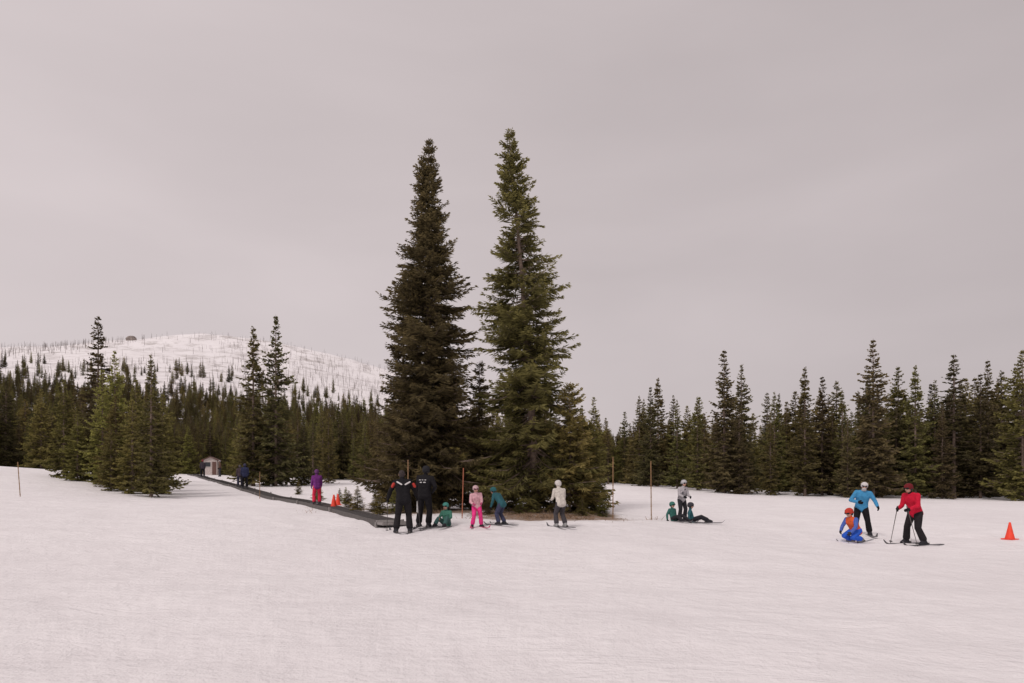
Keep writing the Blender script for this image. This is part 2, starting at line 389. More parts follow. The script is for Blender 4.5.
rng = np.random.default_rng(77)
UB = [-1.5,-.75,-.64,-.58,-.42,-.38,-.2,0,.14,.25,.4,.55,.75,1.5]
YB = [60,60,72,96,98,76,63,60,72,66,59,57,55,56]
def grow(n, y0, y1, ulo, uhi, hmin, hmax, prob, var=.3):
    y = np.sqrt(rng.uniform(y0 ** 2, y1 ** 2, n)); uu = rng.uniform(ulo, uhi, n)
    k = (y > np.interp(uu, UB, YB)) & (rng.random(n) < prob(y, uu)); y = y[k]; x = uu[k] * y
    z = height(x, y) - .1
    hh = rng.uniform(hmin, hmax, len(y)) * (1 + var * vnoise(x / 7, y / 9, 2) * 2)
    return np.c_[x, y, z], hh
a1, h1 = grow(1100, 52, 130, .1, 1.3, 5.0, 10.5, lambda y, u: np.ones_like(y), .22)
a2, h2 = grow(1500, 58, 150, -1.2, .12, 5.0, 9.5, lambda y, u: np.ones_like(y), .15)
a3, h3 = grow(8000, 150, 620, -1.2, .25, 7, 13, lambda y, u: np.interp(y + 60 * vnoise(u * 14, y / 60, 5), [150, 400, 455, 500, 620], [1, .9, .42, .12, .06]), .15)
def mk(name, a, h):
    n = len(h); wv = rng.uniform(.9, 1.3, n)
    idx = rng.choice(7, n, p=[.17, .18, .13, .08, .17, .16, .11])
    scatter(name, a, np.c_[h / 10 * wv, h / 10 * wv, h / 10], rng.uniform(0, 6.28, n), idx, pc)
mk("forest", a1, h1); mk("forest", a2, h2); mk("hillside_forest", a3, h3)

# burnt standing trunks on the hill
dc = bpy.data.collections.new("dead_tree_prototypes")
for i in range(3):
    r_ = np.random.default_rng(i)
    vs = []; qs = []
    def strip(p, q, w0, w1):
        for ax in (np.array([1, 0, 0.]), np.array([0, 1, 0.])):
            o_ = len(vs); vs.extend([p - ax * w0, p + ax * w0, q + ax * w1, q - ax * w1]); qs.append((o_, o_ + 1, o_ + 2, o_ + 3))
    strip(np.array([0, 0, -.5]), np.array([r_.normal(0, .3), r_.normal(0, .3), 10]), .20, .06)
    for k in range(12):
        z0 = r_.uniform(2, 9); a_ = r_.uniform(0, 6.28); l = r_.uniform(.3, 1.1)
        p_ = np.array([0, 0, z0]); q_ = p_ + np.array([math.cos(a_) * l, math.sin(a_) * l, r_.uniform(-.1, .3)])
        o_ = len(vs); zz = np.array([0, 0, .05]); vs.extend([p_ - zz, q_ - zz * .4, q_ + zz * .4, p_ + zz]); qs.append((o_, o_ + 1, o_ + 2, o_ + 3))
    dc.objects.link(bpy.data.objects.new("dead_trunk_%d" % i, quad_mesh("dead_trunk_%d" % i, vs, qs, [M_DEAD])))
n = 7500
y = rng.uniform(440, 930, n); uu = rng.uniform(-1.1, .1, n); x = uu * y
k = rng.random(n) < np.clip(.45 + 1.6 * vnoise(x / 70, y / 70, 12), .08, 1); x = x[k]; y = y[k]; n = len(x)
hs = rng.uniform(.25, .8, n)
scatter("burnt_forest", np.c_[x, y, height(x, y)], np.c_[hs * 1.2, hs * 1.2, hs], rng.uniform(0, 6.28, n), rng.integers(0, 3, n), dc)

# rock outcrop on the ridge
bm = bmesh.new(); bmesh.ops.create_icosphere(bm, subdivisions=4, radius=1)
for v in bm.verts:
    c = v.co; f = 1 + .35 * float(vnoise(np.array([c.x * 2.2 + 5]), np.array([c.y * 2.2 + c.z * 3]), 3)[0]) + .2 * float(vnoise(np.array([c.x * 6]), np.array([c.z * 6 + c.y * 4]), 4)[0])
    v.co = Vector((c.x * 7 * f, c.y * 4 * f, (round(c.z * 2.4) / 2.4 * .5 + c.z * .5) * 5.2 * f))
me = bpy.data.meshes.new("rock_outcrop"); bm.to_mesh(me); bm.free(); me.materials.append(simple("rock", (.26, .22, .2), .9, noise=.4, scale=.6, bump=.6))
o = link(bpy.data.objects.new("rock_outcrop", me)); o.location = (-498, 893, hz(-498, 893) + .4)

# ------------------------------------------------------------------ generic solids
def box(bm, c, s, rot=None, mi=0, bev=0.0):
    r = bmesh.ops.create_cube(bm, size=1.0)
    vs = r["verts"]
    bmesh.ops.scale(bm, vec=s, verts=vs)
    if bev > 0:
        es = list({e for v in vs for e in v.link_edges})
        rb = bmesh.ops.bevel(bm, geom=es, offset=bev, segments=2, affect='EDGES')
        vs = list({v for f in rb["faces"] for v in f.verts} | {v for v in vs if v.is_valid})
    if rot is not None: bmesh.ops.rotate(bm, cent=(0, 0, 0), matrix=rot, verts=vs)
    bmesh.ops.translate(bm, vec=c, verts=vs)
    for f in {f for v in vs for f in v.link_faces}: f.material_index = mi
    return vs
def rod(bm, p, q, r0, r1=None, mi=0, seg=10):
    p = Vector(p); q = Vector(q); d = q - p
    r = bmesh.ops.create_cone(bm, cap_ends=True, segments=seg, radius1=r0, radius2=r0 if r1 is None else r1, depth=d.length)
    mt = Matrix.Translation((p + q) / 2) @ d.to_track_quat('Z', 'Y').to_matrix().to_4x4()
    bmesh.ops.transform(bm, matrix=mt, verts=r["verts"])
    for f in {f for v in r["verts"] for f in v.link_faces}: f.material_index = mi
def finish(name, bm, mats, parent=None, loc=(0, 0, 0), smooth=False):
    me = bpy.data.meshes.new(name); bm.to_mesh(me); bm.free()
    for m_ in mats: me.materials.append(m_)
    if smooth:
        for p_ in me.polygons: p_.use_smooth = True
    o = link(bpy.data.objects.new(name, me), parent); o.location = loc
    return o

M_RUB = simple("rubber_belt", (.07, .064, .062), .75, noise=.3, scale=20)
M_STEEL = simple("galvanised_steel", (.30, .28, .27), .5, .5, noise=.2)
M_DKST = simple("painted_steel", (.10, .09, .085), .6, .2)
M_BAMB = simple("bamboo", (.26, .15, .07), .6, noise=.3, scale=8)
M_ORANGE = simple("safety_orange", (.85, .06, .025), .5, noise=.08)
M_FADED = simple("faded_orange_pole", (.36, .12, .06), .6, noise=.2)

# ------------------------------------------------------------------ conveyor lift
lift = empty("conveyor_lift")
dirv = Vector((-.58, 1, 0)).normalized(); nrm = Vector((dirv.y, -dirv.x, 0))
p0 = Vector((-3.75, 20.9, 0)); LEN = 64
bm = bmesh.new()
prof = [(-.40, .02, 1), (-.40, .13, 1), (-.31, .13, 1), (-.31, .10, 0), (.31, .10, 0), (.31, .13, 1), (.40, .13, 1), (.40, .02, 1)]
prev = None
steps = 90
zs = [hz(*(p0 + dirv * (LEN * i / steps)).xy) for i in range(steps + 1)]
zs = [sum(zs[max(0, i - 2):i + 3]) / len(zs[max(0, i - 2):i + 3]) for i in range(steps + 1)]
for i in range(steps + 1):
    c = p0 + dirv * (LEN * i / steps)
    row = [bm.verts.new(c + nrm * a + Vector((0, 0, zs[i] + (z_ if z_ > .05 else -.1)))) for a, z_, _ in prof]
    if prev:
        for j in range(len(row) - 1):
            f = bm.faces.new((prev[j], prev[j + 1], row[j + 1], row[j])); f.material_index = 0 if j == 3 else 1
    else:
        f = bm.faces.new(row); f.material_index = 1
    prev = row
bm.faces.new(prev).material_index = 1
bmesh.ops.recalc_face_normals(bm, faces=bm.faces)
finish("belt_and_frame", bm, [M_RUB, M_DKST], lift)
bm = bmesh.new()
rz = Matrix.Rotation(math.atan2(dirv.y, dirv.x), 3, 'Z')
for i in range(0, 160):   # cleats
    f = i / 160; c = p0 + dirv * (LEN * f)
    z_ = np.interp(f * steps, range(steps + 1), zs)
    box(bm, (c.x, c.y, z_ + .106), (.04, .60, .012), rz)
finish("belt_cleats", bm, [M_DKST], lift)
bm = bmesh.new()
c = p0 - dirv * .3
box(bm, (c.x, c.y, zs[0] + .05), (.6, .86, .10), rz, 0, .02)
q0 = c + dirv * .28
rod(bm, q0 + nrm * .42 + Vector((0, 0, zs[0] + .09)), q0 - nrm * .42 + Vector((0, 0, zs[0] + .09)), .05, mi=0)
for sgn in (-1, 1):
    for k in range(12):
        q = p0 + dirv * (k * 5.2) + nrm * .43 * sgn; zz = hz(q.x, q.y)
        box(bm, (q.x, q.y, zz + .06), (.1, .05, .22), rz, 0)
finish("drive_end", bm, [M_STEEL, M_DKST], lift)

# lift hut
def hut(x, y):
    e = empty("lift_hut", (x, y, hz(x, y))); e.rotation_euler = (0, 0, rad(12))
    mw = simple("hut_wall", (.55, .48, .45), .8); mr = simple("hut_roof", (.14, .075, .06), .8); mg = simple("hut_glass", (.03, .035, .04), .2)
    mt = simple("hut_trim", (.6, .55, .52), .7)
    bm = bmesh.new(); box(bm, (0, 0, .95), (1.7, 1.7, 1.9)); finish("walls", bm, [mw], e)
    bm = bmesh.new()
    for s_ in (-1, 1):
        box(bm, (s_ * .52, 0, 2.13), (1.2, 2.1, .07), Matrix.Rotation(s_ * rad(24), 3, 'Y'))
    finish("roof", bm, [mr], e)
    bm = bmesh.new(); v = [bm.verts.new(p_) for p_ in [(-.85, -.85, 1.9), (.85, -.85, 1.9), (0, -.85, 2.3), (-.85, .85, 1.9), (.85, .85, 1.9), (0, .85, 2.3)]]
    bm.faces.new(v[:3]); bm.faces.new(v[3:][::-1]); finish("gable", bm, [mw], e)
    bm = bmesh.new(); box(bm, (-.3, -.86, 1.35), (.72, .03, .6)); box(bm, (-.86, 0, 1.35), (.03, .9, .6)); finish("windows", bm, [mg], e)
    bm = bmesh.new()
    for c_, s_ in [((-.3, -.875, 1.68), (.84, .04, .06)), ((-.3, -.875, 1.02), (.84, .04, .06)), ((-.69, -.875, 1.35), (.06, .04, .6)), ((.09, -.875, 1.35), (.06, .04, .6))]:
        box(bm, c_, s_)
    finish("window_trim", bm, [mt], e)
    bm = bmesh.new(); box(bm, (.5, -.87, .85), (.5, .05, 1.7)); finish("door", bm, [mr], e)
hut(-39.6, 90)

# cones
def cone(x, y, h=.46):
    bm = bmesh.new()
    box(bm, (0, 0, .015), (.30, .30, .03), None, 0, .008)
    pr = [(.115, .03, 0), (.088, .15, 0), (.086, .15, 0), (.062, .27, 0), (.06, .27, 0), (.025, .45, 0), (.02, .46, 0)]
    rows = [[bm.verts.new((r * math.cos(a * math.pi / 10), r * math.sin(a * math.pi / 10), z_)) for a in range(20)] for r, z_, _ in pr]
    for a, b2 in zip(rows[:-1], rows[1:]):
        for j in range(20): bm.faces.new((a[j], a[(j + 1) % 20], b2[(j + 1) % 20], b2[j]))
    bm.faces.new(rows[-1])
    o = finish("traffic_cone", bm, [M_ORANGE], None, (x, y, hz(x, y) - .005)); o.scale = (h / .46,) * 3; o.rotation_euler = (0, 0, .4)
cone(14.95, 20.5, .52); cone(-7.1, 27.2, .55); cone(-7.55, 29.6, .5)
# bamboo poles
def pole(x, y, h, lean=0.0, m_=None):
    bm = bmesh.new(); k = 7
    for i in range(k):
        a = Vector((lean * i / k, 0, -.15 + (h + .15) * i / k)); b2 = Vector((lean * (i + 1) / k, 0, -.15 + (h + .15) * (i + 1) / k))
        rod(bm, a, b2, .018, .016); rod(bm, b2 - Vector((0, 0, .012)), b2 + Vector((0, 0, .012)), .023)
    finish("bamboo_pole", bm, [m_ or M_BAMB], None, (x, y, hz(x, y)))
pole(-3.35, 22, 1.95); pole(-1.7, 23.2, 1.7, .05, M_FADED); pole(3.55, 24, 2.15); pole(4.9, 24, 2.05, -.02); pole(-21.6, 30, 1.5, -.12); pole(-13.3, 36, 1.4)

# ------------------------------------------------------------------ people
def cloth_mat():
    m, nt, b = new_mat("clothing_and_skin")
    a = nt.nodes.new("ShaderNodeAttribute"); a.attribute_name = "Col"
    n = nt.nodes.new("ShaderNodeTexNoise"); n.inputs["Scale"].default_value = 11; n.inputs["Detail"].default_value = 5; n.inputs["Distortion"].default_value = .6
    tc = nt.nodes.new("ShaderNodeTexCoord"); nt.links.new(tc.outputs["Object"], n.inputs["Vector"])
    hs = nt.nodes.new("ShaderNodeHueSaturation"); mr = nt.nodes.new("ShaderNodeMapRange"); mr.inputs[1].default_value = .3; mr.inputs[2].default_value = .7; mr.inputs[3].default_value = .86; mr.inputs[4].default_value = 1.12
    nt.links.new(n.outputs["Fac"], mr.inputs[0]); nt.links.new(mr.outputs[0], hs.inputs["Value"]); nt.links.new(a.outputs["Color"], hs.inputs["Color"])
    nt.links.new(hs.outputs[0], b.inputs["Base Color"]); b.inputs["Roughness"].default_value = .75; b.inputs["Specular IOR Level"].default_value = .15
    bp = nt.nodes.new("ShaderNodeBump"); bp.inputs["Strength"].default_value = .7; bp.inputs["Distance"].default_value = .06
    nt.links.new(n.outputs["Fac"], bp.inputs["Height"]); nt.links.new(bp.outputs[0], b.inputs["Normal"])
    return m
M_CLOTH = cloth_mat()
_k = np.arange(56) + .5
_ph = np.arccos(1 - 2 * _k / 56); _th = np.pi * (1 + 5 ** .5) * _k
SPH = np.c_[np.cos(_th) * np.sin(_ph), np.sin(_th) * np.sin(_ph), np.cos(_ph)]

def v3(*a): return np.array(a, float)
def nrmz(v): return v / (np.linalg.norm(v) + 1e-9)

BASE = dict(pelvis=(0, 0, .95), chest=(0, .0, 1.30), neck=(0, .0, 1.46), head=(0, .03, 1.64),
            hipL=(-.095, 0, .92), hipR=(.095, 0, .92), kneeL=(-.12, .05, .50), kneeR=(.12, .05, .50), ankL=(-.14, 0, .10), ankR=(.14, 0, .10),
            shL=(-.19, 0, 1.42), shR=(.19, 0, 1.42), elL=(-.28, -.03, 1.14), elR=(.28, -.03, 1.14), wrL=(-.27, .12, .93), wrR=(.27, .12, .93),
            look=(0, 1, -.1), footL=(0, 1, 0), footR=(0, 1, 0))

def person(name, x, y, yaw, H, J, C, skis=0, poles=0, hs=1.0, voxel=.011, extra=None, helmet=True, ski_len=1.55, skicol=(.08, .08, .09), dz=0, hair=(.05, .03, .02)):
    D = {k: v3(*v) for k, v in BASE.items()}
    for k_, v_ in J.items(): D[k_] = v3(*v_)
    prims = []
    def hull(els, col): prims.append((els, col))
    def S(c, r): return (np.array(c, float), (r, r, r), None)
    pn, jk, bt, gl, sk = C.get('pants', (.02, .02, .02)), C.get('jacket', (.1, .1, .1)), C.get('boots', (.03, .03, .035)), C.get('gloves', (.02, .02, .02)), (.55, .33, .25)
    slv = C.get('sleeves', jk)
    right = nrmz(D['shR'] - D['shL']); hright = nrmz(D['hipR'] - D['hipL'])
    for s in 'LR':
        an, kn, hp, fd = D['ank' + s], D['knee' + s], D['hip' + s], nrmz(D['foot' + s])
        fr = nrmz(np.cross(fd, (0, 0, 1))); fu = nrmz(np.cross(fr, fd))
        hull([S(an, .062), S(an - fd * .06 - fu * .045, .052), S(an + fd * .17 - fu * .055, .046), S(an + fd * .1 - fu * .02, .05)], bt)
        up = an + (kn - an) * .42
        hull([S(an, .066), S(up, .078)], bt)
        cuff = an + (kn - an) * .22
        hull([S(cuff, .094), S(an + (kn - an) * .45, .09), S(kn, .083)], pn)
        hull([S(kn, .086), S(kn + (hp - kn) * .6, .105), S(hp, .115)], pn)
        sh, el, wr = D['sh' + s], D['el' + s], D['wr' + s]
        hull([S(sh, .08), S(sh + (el - sh) * .5, .07), S(el, .06)], slv)
        hull([S(el, .06), S(el + (wr - el) * .4, .06), S(wr - nrmz(wr - el) * .01, .046)], slv)
        # hand : palm, four fingers with knuckle bends, thumb from the side
        f = nrmz(wr - el)
        inward = -right if s == 'R' else right
        pnm = nrmz(inward - f * np.dot(inward, f)); sd = nrmz(np.cross(f, pnm))
        if sd[1] < 0 and abs(f[2]) > .5: sd = -sd
        hull([S(wr, .036), S(wr + f * .03 + sd * .02, .033), S(wr + f * .085 + sd * .032, .022), S(wr + f * .085 - sd * .032, .02)], gl)
        for q_, ln in zip((.036, .012, -.012, -.036), (.075, .085, .08, .062)):
            a0 = wr + f * .085 + sd * q_; a1 = a0 + nrmz(f + pnm * .5) * ln * .5; a2 = a1 + nrmz(f * .35 + pnm) * ln * .5
            hull([S(a0, .0145), S(a1, .0135)], gl); hull([S(a1, .0135), S(a2, .0115)], gl)
        t0 = wr + f * .035 + sd * .035; t1 = t0 + nrmz(f * .6 + sd * .8 + pnm * .3) * .045; t2 = t1 + nrmz(f + sd * .2 + pnm * .5) * .035
        hull([S(t0, .018), S(t1, .016)], gl); hull([S(t1, .016), S(t2, .013)], gl)
    pe, ch, nk = D['pelvis'], D['chest'], D['neck']
    waist = pe * .55 + ch * .45
    hull([S(D['hipL'], .112), S(D['hipR'], .112), S(pe + (ch - pe) * .15, .12)], pn)
    spine = nrmz(ch - pe)
    hull([S(pe - hright * .07 - spine * .05, .135), S(pe + hright * .07 - spine * .05, .135), S(waist - right * .06, .122), S(waist + right * .06, .122)], jk)
    hull([S(waist - right * .06, .122), S(waist + right * .06, .122), S(ch - right * .085, .13), S(ch + right * .085, .13)], jk)
    hull([S(ch - right * .085, .13), S(ch + right * .085, .13), S(D['shL'] * .9 + ch * .1, .08), S(D['shR'] * .9 + ch * .1, .08), S(nk, .07)], jk)
    if 'yoke' in C:
        hull([S(D['shL'] * .95 + nk * .05, .083), S(D['shR'] * .95 + nk * .05, .083), S(nk, .076)], C['yoke'])
    hd = D['head']
    if hs != 1.0: hd = nk + (hd - nk) * (1 + (hs - 1) * .7)
    hull([S(nk, .062), S(nk + (hd - nk) * .5, .058 * hs)], C.get('collar', jk))
    lf = nrmz(D['look']); upv = nrmz(hd - nk); rt = nrmz(np.cross(lf, upv)); upv = nrmz(np.cross(rt, lf))
    Bm = np.array([rt, lf, upv]).T
    def E(o_, r_): return (hd + Bm @ (np.array(o_) * hs), tuple(np.array(r_) * hs), Bm)
    hull([E((0, 0, .0), (.078, .096, .105)), E((0, .045, -.075), (.042, .038, .034))], sk)
    hull([E((0, .098, .0), (.012, .012, .01)), E((0, .108, -.022), (.017, .015, .013))], sk)          # nose
    hull([E((-.02, .087, -.062), (.006, .008, .006)), E((.02, .087, -.062), (.006, .008, .006))], (.3, .09, .08))  # mouth
    for sg in (-1, 1):
        hull([E((sg * .08, -.01, 0), (.013, .022, .03))], sk)   # ears
        hull([E((sg * .032, .088, .014), (.014, .012, .009))], (.03, .02, .02))  # eyes
    if helmet:
        hc = C.get('helmet', (.1, .1, .1))
        hull([E((0, -.012, .045), (.108, .128, .098)), E((0, -.04, -.01), (.1, .1, .07))], hc)
        for sg in (-1, 1): hull([E((sg * .085, -.01, -.035), (.022, .035, .045))], (.03, .03, .03))
        if C.get('goggles') is not None:
            hull([E((-.045, .083, .018), (.035, .03, .032)), E((.045, .083, .018), (.035, .03, .032))], C['goggles'])
    else:
        hull([E((0, -.018, .03), (.088, .102, .096)), E((0, -.04, -.04), (.075, .06, .06))], C.get('helmet', hair))
    if hair is not None and C.get('longhair'):
        hull([E((0, -.075, -.06), (.06, .04, .05)), E((0, -.09, -.16), (.05, .03, .06))], hair)
    if C.get('scarf') is not None:
        hull([E((0, .05, -.07), (.06, .06, .045)), E((0, 0, -.12), (.075, .075, .03))], C['scarf'])
    if extra:
        for els, col_ in extra: hull([S(c_, r_) for c_, r_ in els], col_)
    # assemble closed hulls, then fuse to a single skin
    fcol = []
    verts_all = []; faces_all = []
    for els, col_ in prims:
        b2 = bmesh.new()
        for c_, r_, B_ in els:
            pts = SPH * np.array(r_)
            if B_ is not None: pts = pts @ B_.T
            for p_ in pts + c_: b2.verts.new(p_)
        bmesh.ops.convex_hull(b2, input=list(b2.verts))
        for v_ in [v_ for v_ in b2.verts if not v_.link_faces]: b2.verts.remove(v_)
        b2.verts.index_update(); o_ = len(verts_all)
        verts_all += [v_.co.copy() for v_ in b2.verts]
        for f_ in b2.faces:
            faces_all.append([o_ + v_.index for v_ in f_.verts]); fcol.append(col_)
        b2.free()
    raw = bpy.data.meshes.new("raw"); raw.from_pydata(verts_all, [], faces_all)
    ro = bpy.data.objects.new("raw", raw); COL.objects.link(ro)
    md = ro.modifiers.new("r", 'REMESH'); md.mode = 'VOXEL'; md.voxel_size = voxel; md.use_smooth_shade = True
    ms = ro.modifiers.new("s", 'SMOOTH'); ms.factor = .5; ms.iterations = 2
    dg = bpy.context.evaluated_depsgraph_get(); dg.update()
    me = bpy.data.meshes.new_from_object(ro.evaluated_get(dg))
    bvh = BVHTree.FromPolygons(verts_all, faces_all)
    cl = np.ones((len(me.vertices), 4), np.float32)
    for i_, v_ in enumerate(me.vertices):
        r_ = bvh.find_nearest(v_.co); cl[i_, :3] = fcol[r_[2]]
    at = me.attributes.new("Col", 'FLOAT_COLOR', 'POINT'); at.data.foreach_set("color", cl.ravel())
    me.materials.clear(); me.materials.append(M_CLOTH)
    for p_ in me.polygons: p_.use_smooth = True
    COL.objects.unlink(ro); bpy.data.objects.remove(ro)
    k = H / 1.78
    e = empty(name, (x, y, hz(x, y) + dz)); e.rotation_euler = (0, 0, yaw); e.scale = (k, k, k)
    bo = link(bpy.data.objects.new("body", me), e)
    if skis:
        ms_ = simple("ski_topsheet", skicol, .35, noise=.15)
        for s in 'LR':
            an, fd = D['ank' + s], nrmz(D['foot' + s]); an = an * 1.0
            bm = bmesh.new(); prev = None
            l = ski_len / k
            for i_ in range(19):
                t_ = i_ / 18; w_ = .042 + .014 * abs(2 * t_ - 1) ** 2
                if t_ > .94: w_ *= .62
                if t_ > .98: w_ *= .4
                yy = (t_ - .46) * l; zz = .0 + max(0, (t_ - .88)) ** 2 * 9 * .9
                row = [bm.verts.new((a_ * w_, yy, zz + b_)) for a_, b_ in ((-1, 0), (1, 0), (1, .016), (-1, .016))]
                if prev:
                    for j in range(4): bm.faces.new((prev[j], prev[(j + 1) % 4], row[(j + 1) % 4], row[j]))
                else: bm.faces.new(row[::-1])
                prev = row
            bm.faces.new(prev)
            box(bm, (0, .17, .035), (.06, .06, .04), None, 1, .006); box(bm, (0, -.13, .04), (.06, .07, .05), None, 1, .006)
            bmesh.ops.recalc_face_normals(bm, faces=bm.faces)
            so = finish("ski_" + s, bm, [ms_, M_DKST], e)
            so.location = (an[0], an[1], max(0.008, an[2] - .125))
            so.rotation_euler = (math.asin(max(-1, min(1, fd[2]))), 0, math.atan2(-fd[0], fd[1]))
    if poles:
        for s, tip in poles.items():
            wr, el = D['wr' + s], D['el' + s]; f = nrmz(wr - el); g = wr + f * .07
            tip = v3(*tip); d_ = nrmz(tip - g)
            bm = bmesh.new()
            rod(bm, g - d_ * .10, g + d_ * .06, .018, .016, 1); rod(bm, g, tip, .011, .007, 0)
            rod(bm, tip - d_ * .08, tip - d_ * .065, .045, .03, 1, 12)
            finish("ski_pole_" + s, bm, [M_DKST, M_RUB], e)
    return e

BLK = (.011, .010, .012)
def bend(a, b_=0, arms='hang', knee=.05, drop=0.0, headup=.5):
    A = rad(a); B2 = rad(b_)
    R_ = Matrix.Rotation(-A, 3, 'X') @ Matrix.Rotation(B2, 3, 'Y')
    pv = Vector((0, -.06 * (a / 30), .94 - drop))
    o = {}
    for k_ in ('pelvis', 'chest', 'neck', 'head', 'shL', 'shR', 'elL', 'elR', 'wrL', 'wrR', 'hipL', 'hipR'):
        v = Vector(BASE[k_])
        if k_ in ('hipL', 'hipR'):
            o[k_] = tuple(Vector((v.x, 0, -.02)) + pv); continue
        o[k_] = tuple(R_ @ (v - Vector((0, 0, .94))) + pv)
    for s, sg in (('L', -1), ('R', 1)):
        sh = Vector(o['sh' + s])
        if arms == 'hang':
            o['el' + s] = tuple(sh + Vector((sg * .05, .02, -.28))); o['wr' + s] = tuple(sh + Vector((sg * .05, .11, -.50)))
        elif arms == 'front':
            o['el' + s] = tuple(sh + Vector((sg * .05, .05, -.28))); o['wr' + s] = tuple(sh + Vector((-sg * .01, .27, -.36)))
        elif arms == 'out':
            o['el' + s] = tuple(sh + Vector((sg * .14, .03, -.24))); o['wr' + s] = tuple(sh + Vector((sg * .20, .18, -.42)))
        o['knee' + s] = (sg * .14, knee + .02, .50 - drop * .5)
    o['look'] = tuple(Vector((0, math.cos(A * (1 - headup)), -math.sin(A * (1 - headup)))))
    return o

# 1 man in black, back to camera, beside the lift
j = bend(16, -4, 'out', .08); j.update(kneeL=(-.15, .07, .5), ankL=(-.2, -.03, .1), ankR=(.17, .02, .1), footL=(-.25, 1, 0), footR=(.15, 1, 0))
person("skier", -3.05, 19.2, rad(8), 1.84, j, dict(jacket=BLK, pants=(.018, .016, .018), helmet=(.05, .04, .04), gloves=BLK), skis=1, helmet=False,
       poles={'L': (-.46, .35, 0), 'R': (.46, .3, 0)}, ski_len=1.6,
       extra=[([((-.17, -.075, 1.40), .022), ((-.05, -.115, 1.33), .022)], (.7, .68, .68)), ([((.17, -.075, 1.40), .022), ((.05, -.115, 1.33), .022)], (.7, .68, .68)),
              ([((-.27, .02, 1.34), .04), ((-.30, .03, 1.28), .04)], (.45, .05, .04)), ([((.27, .02, 1.34), .04), ((.30, .03, 1.28), .04)], (.45, .05, .04))])
# 2 man in black hooded jacket with white lettering
j = bend(3, 3, 'hang', .04)
j.update(ankL=(-.19, .05, .1), ankR=(.14, -.05, .1), elR=(.34, -.04, 1.17), wrR=(.22, .12, 1.04))
lt = []
for (a, z_, w_) in [(-.08, 1.36, .05), (.0, 1.36, .03), (.08, 1.36, .04), (-.06, 1.29, .04), (.05, 1.29, .05)]:
    lt.append(([((a - w_ / 2, -.142, z_), .014), ((a + w_ / 2, -.142, z_), .014)], (.7, .7, .7)))
lt.append(([((-.19, -.02, .75), .03), ((-.20, -.02, .45), .03)], (.5, .5, .5)))
person("skier", -2.62, 20.4, rad(-12), 1.86, j, dict(jacket=BLK, pants=BLK, helmet=(.02, .02, .024), gloves=BLK), skis=1, extra=lt)
# 3 small child seated, green
j = dict(pelvis=(0, -.1, .16), chest=(0, -.08, .50), neck=(0, -.05, .66), head=(0, 0, .84), hipL=(-.1, -.08, .15), hipR=(.1, -.08, .15), kneeL=(-.2, .3, .38), kneeR=(.2, .3, .36),
         ankL=(-.22, .56, .12), ankR=(.24, .55, .12), shL=(-.18, -.07, .62), shR=(.18, -.07, .62), elL=(-.27, .05, .40), elR=(.27, .05, .4), wrL=(-.2, .25, .34), wrR=(.2, .25, .34))
person("child_skier", -2.0, 20.6, rad(160), 1.25, j, dict(jacket=(.06, .19, .14), pants=(.05, .12, .11), helmet=(.07, .26, .22), goggles=(.02, .02, .02), gloves=(.4, .14, .05)), hs=1.25, skis=1, ski_len=.9)
# 4 pink child
j = bend(12, 6, 'front', .1, .04)
j.update(footL=(-.3, 1, 0), footR=(.3, 1, 0), ankL=(-.2, 0, .1), ankR=(.2, .05, .1))
person("child_skier", -1.05, 20.3, rad(195), 1.26, j, dict(jacket=(.65, .38, .42), pants=(.80, .05, .25), helmet=(.55, .38, .40), goggles=(.1, .03, .05), gloves=(.5, .1, .2)), hs=1.2, skis=1, ski_len=1.0, skicol=(.6, .08, .2))
# 5 teal child bending forward
j = bend(38, 0, 'hang', .1, .05)
j.update(ankL=(-.16, -.02, .1), ankR=(.16, -.1, .1))
person("child_skier", -.34, 20.5, rad(55), 1.27, j, dict(jacket=(.03, .11, .13), pants=(.05, .055, .10), helmet=(.03, .12, .13), gloves=BLK, longhair=1), hs=1.15, skis=1, ski_len=1.05)
# 6 child in cream jacket
j = bend(16, 0, 'front', .1, .03)
j.update(ankL=(-.15, .02, .1), ankR=(.15, -.12, .1))
person("child_skier", 1.42, 20.0, rad(25), 1.4, j, dict(jacket=(.6, .56, .5), pants=(.06, .055, .06), helmet=(.6, .57, .54), gloves=BLK, boots=(.3, .3, .3)), hs=1.15, skis=1, ski_len=1.15)
# 7 standing child grey pattern, and children sitting in the snow
j = bend(10, 0, 'front', .06)
sp = []
rr = np.random.default_rng(4)
for q_ in range(22):
    a_ = rr.uniform(0, 6.28); z_ = rr.uniform(1.0, 1.4)
    sp.append(([((math.cos(a_) * .20, math.sin(a_) * .13 + (z_ - .95) * .15, z_), .03)], (.07, .07, .08)))
person("child_skier", 6.0, 24.1, rad(205), 1.42, j, dict(jacket=(.45, .43, .45), pants=(.03, .03, .035), helmet=(.5, .5, .52), goggles=(.03, .03, .04), gloves=BLK), hs=1.15, skis=1, ski_len=1.1, extra=sp)
sit = dict(pelvis=(0, -.1, .15), chest=(.02, -.2, .46), neck=(.02, -.2, .62), head=(.03, -.17, .80), hipL=(-.1, -.08, .14), hipR=(.1, -.08, .14), kneeL=(-.16, .33, .3), kneeR=(.18, .33, .26),
         ankL=(-.18, .66, .12), ankR=(.26, .62, .12), shL=(-.17, -.2, .58), shR=(.2, -.2, .58), elL=(-.3, -.25, .34), elR=(.33, -.25, .34), wrL=(-.34, -.22, .1), wrR=(.37, -.2, .1))
person("child_skier", 5.62, 23.5, rad(215), 1.2, sit, dict(jacket=(.04, .14, .12), pants=(.03, .03, .035), helmet=(.05, .17, .14), goggles=(.02, .02, .02), gloves=BLK), hs=1.25, skis=1, ski_len=.9)
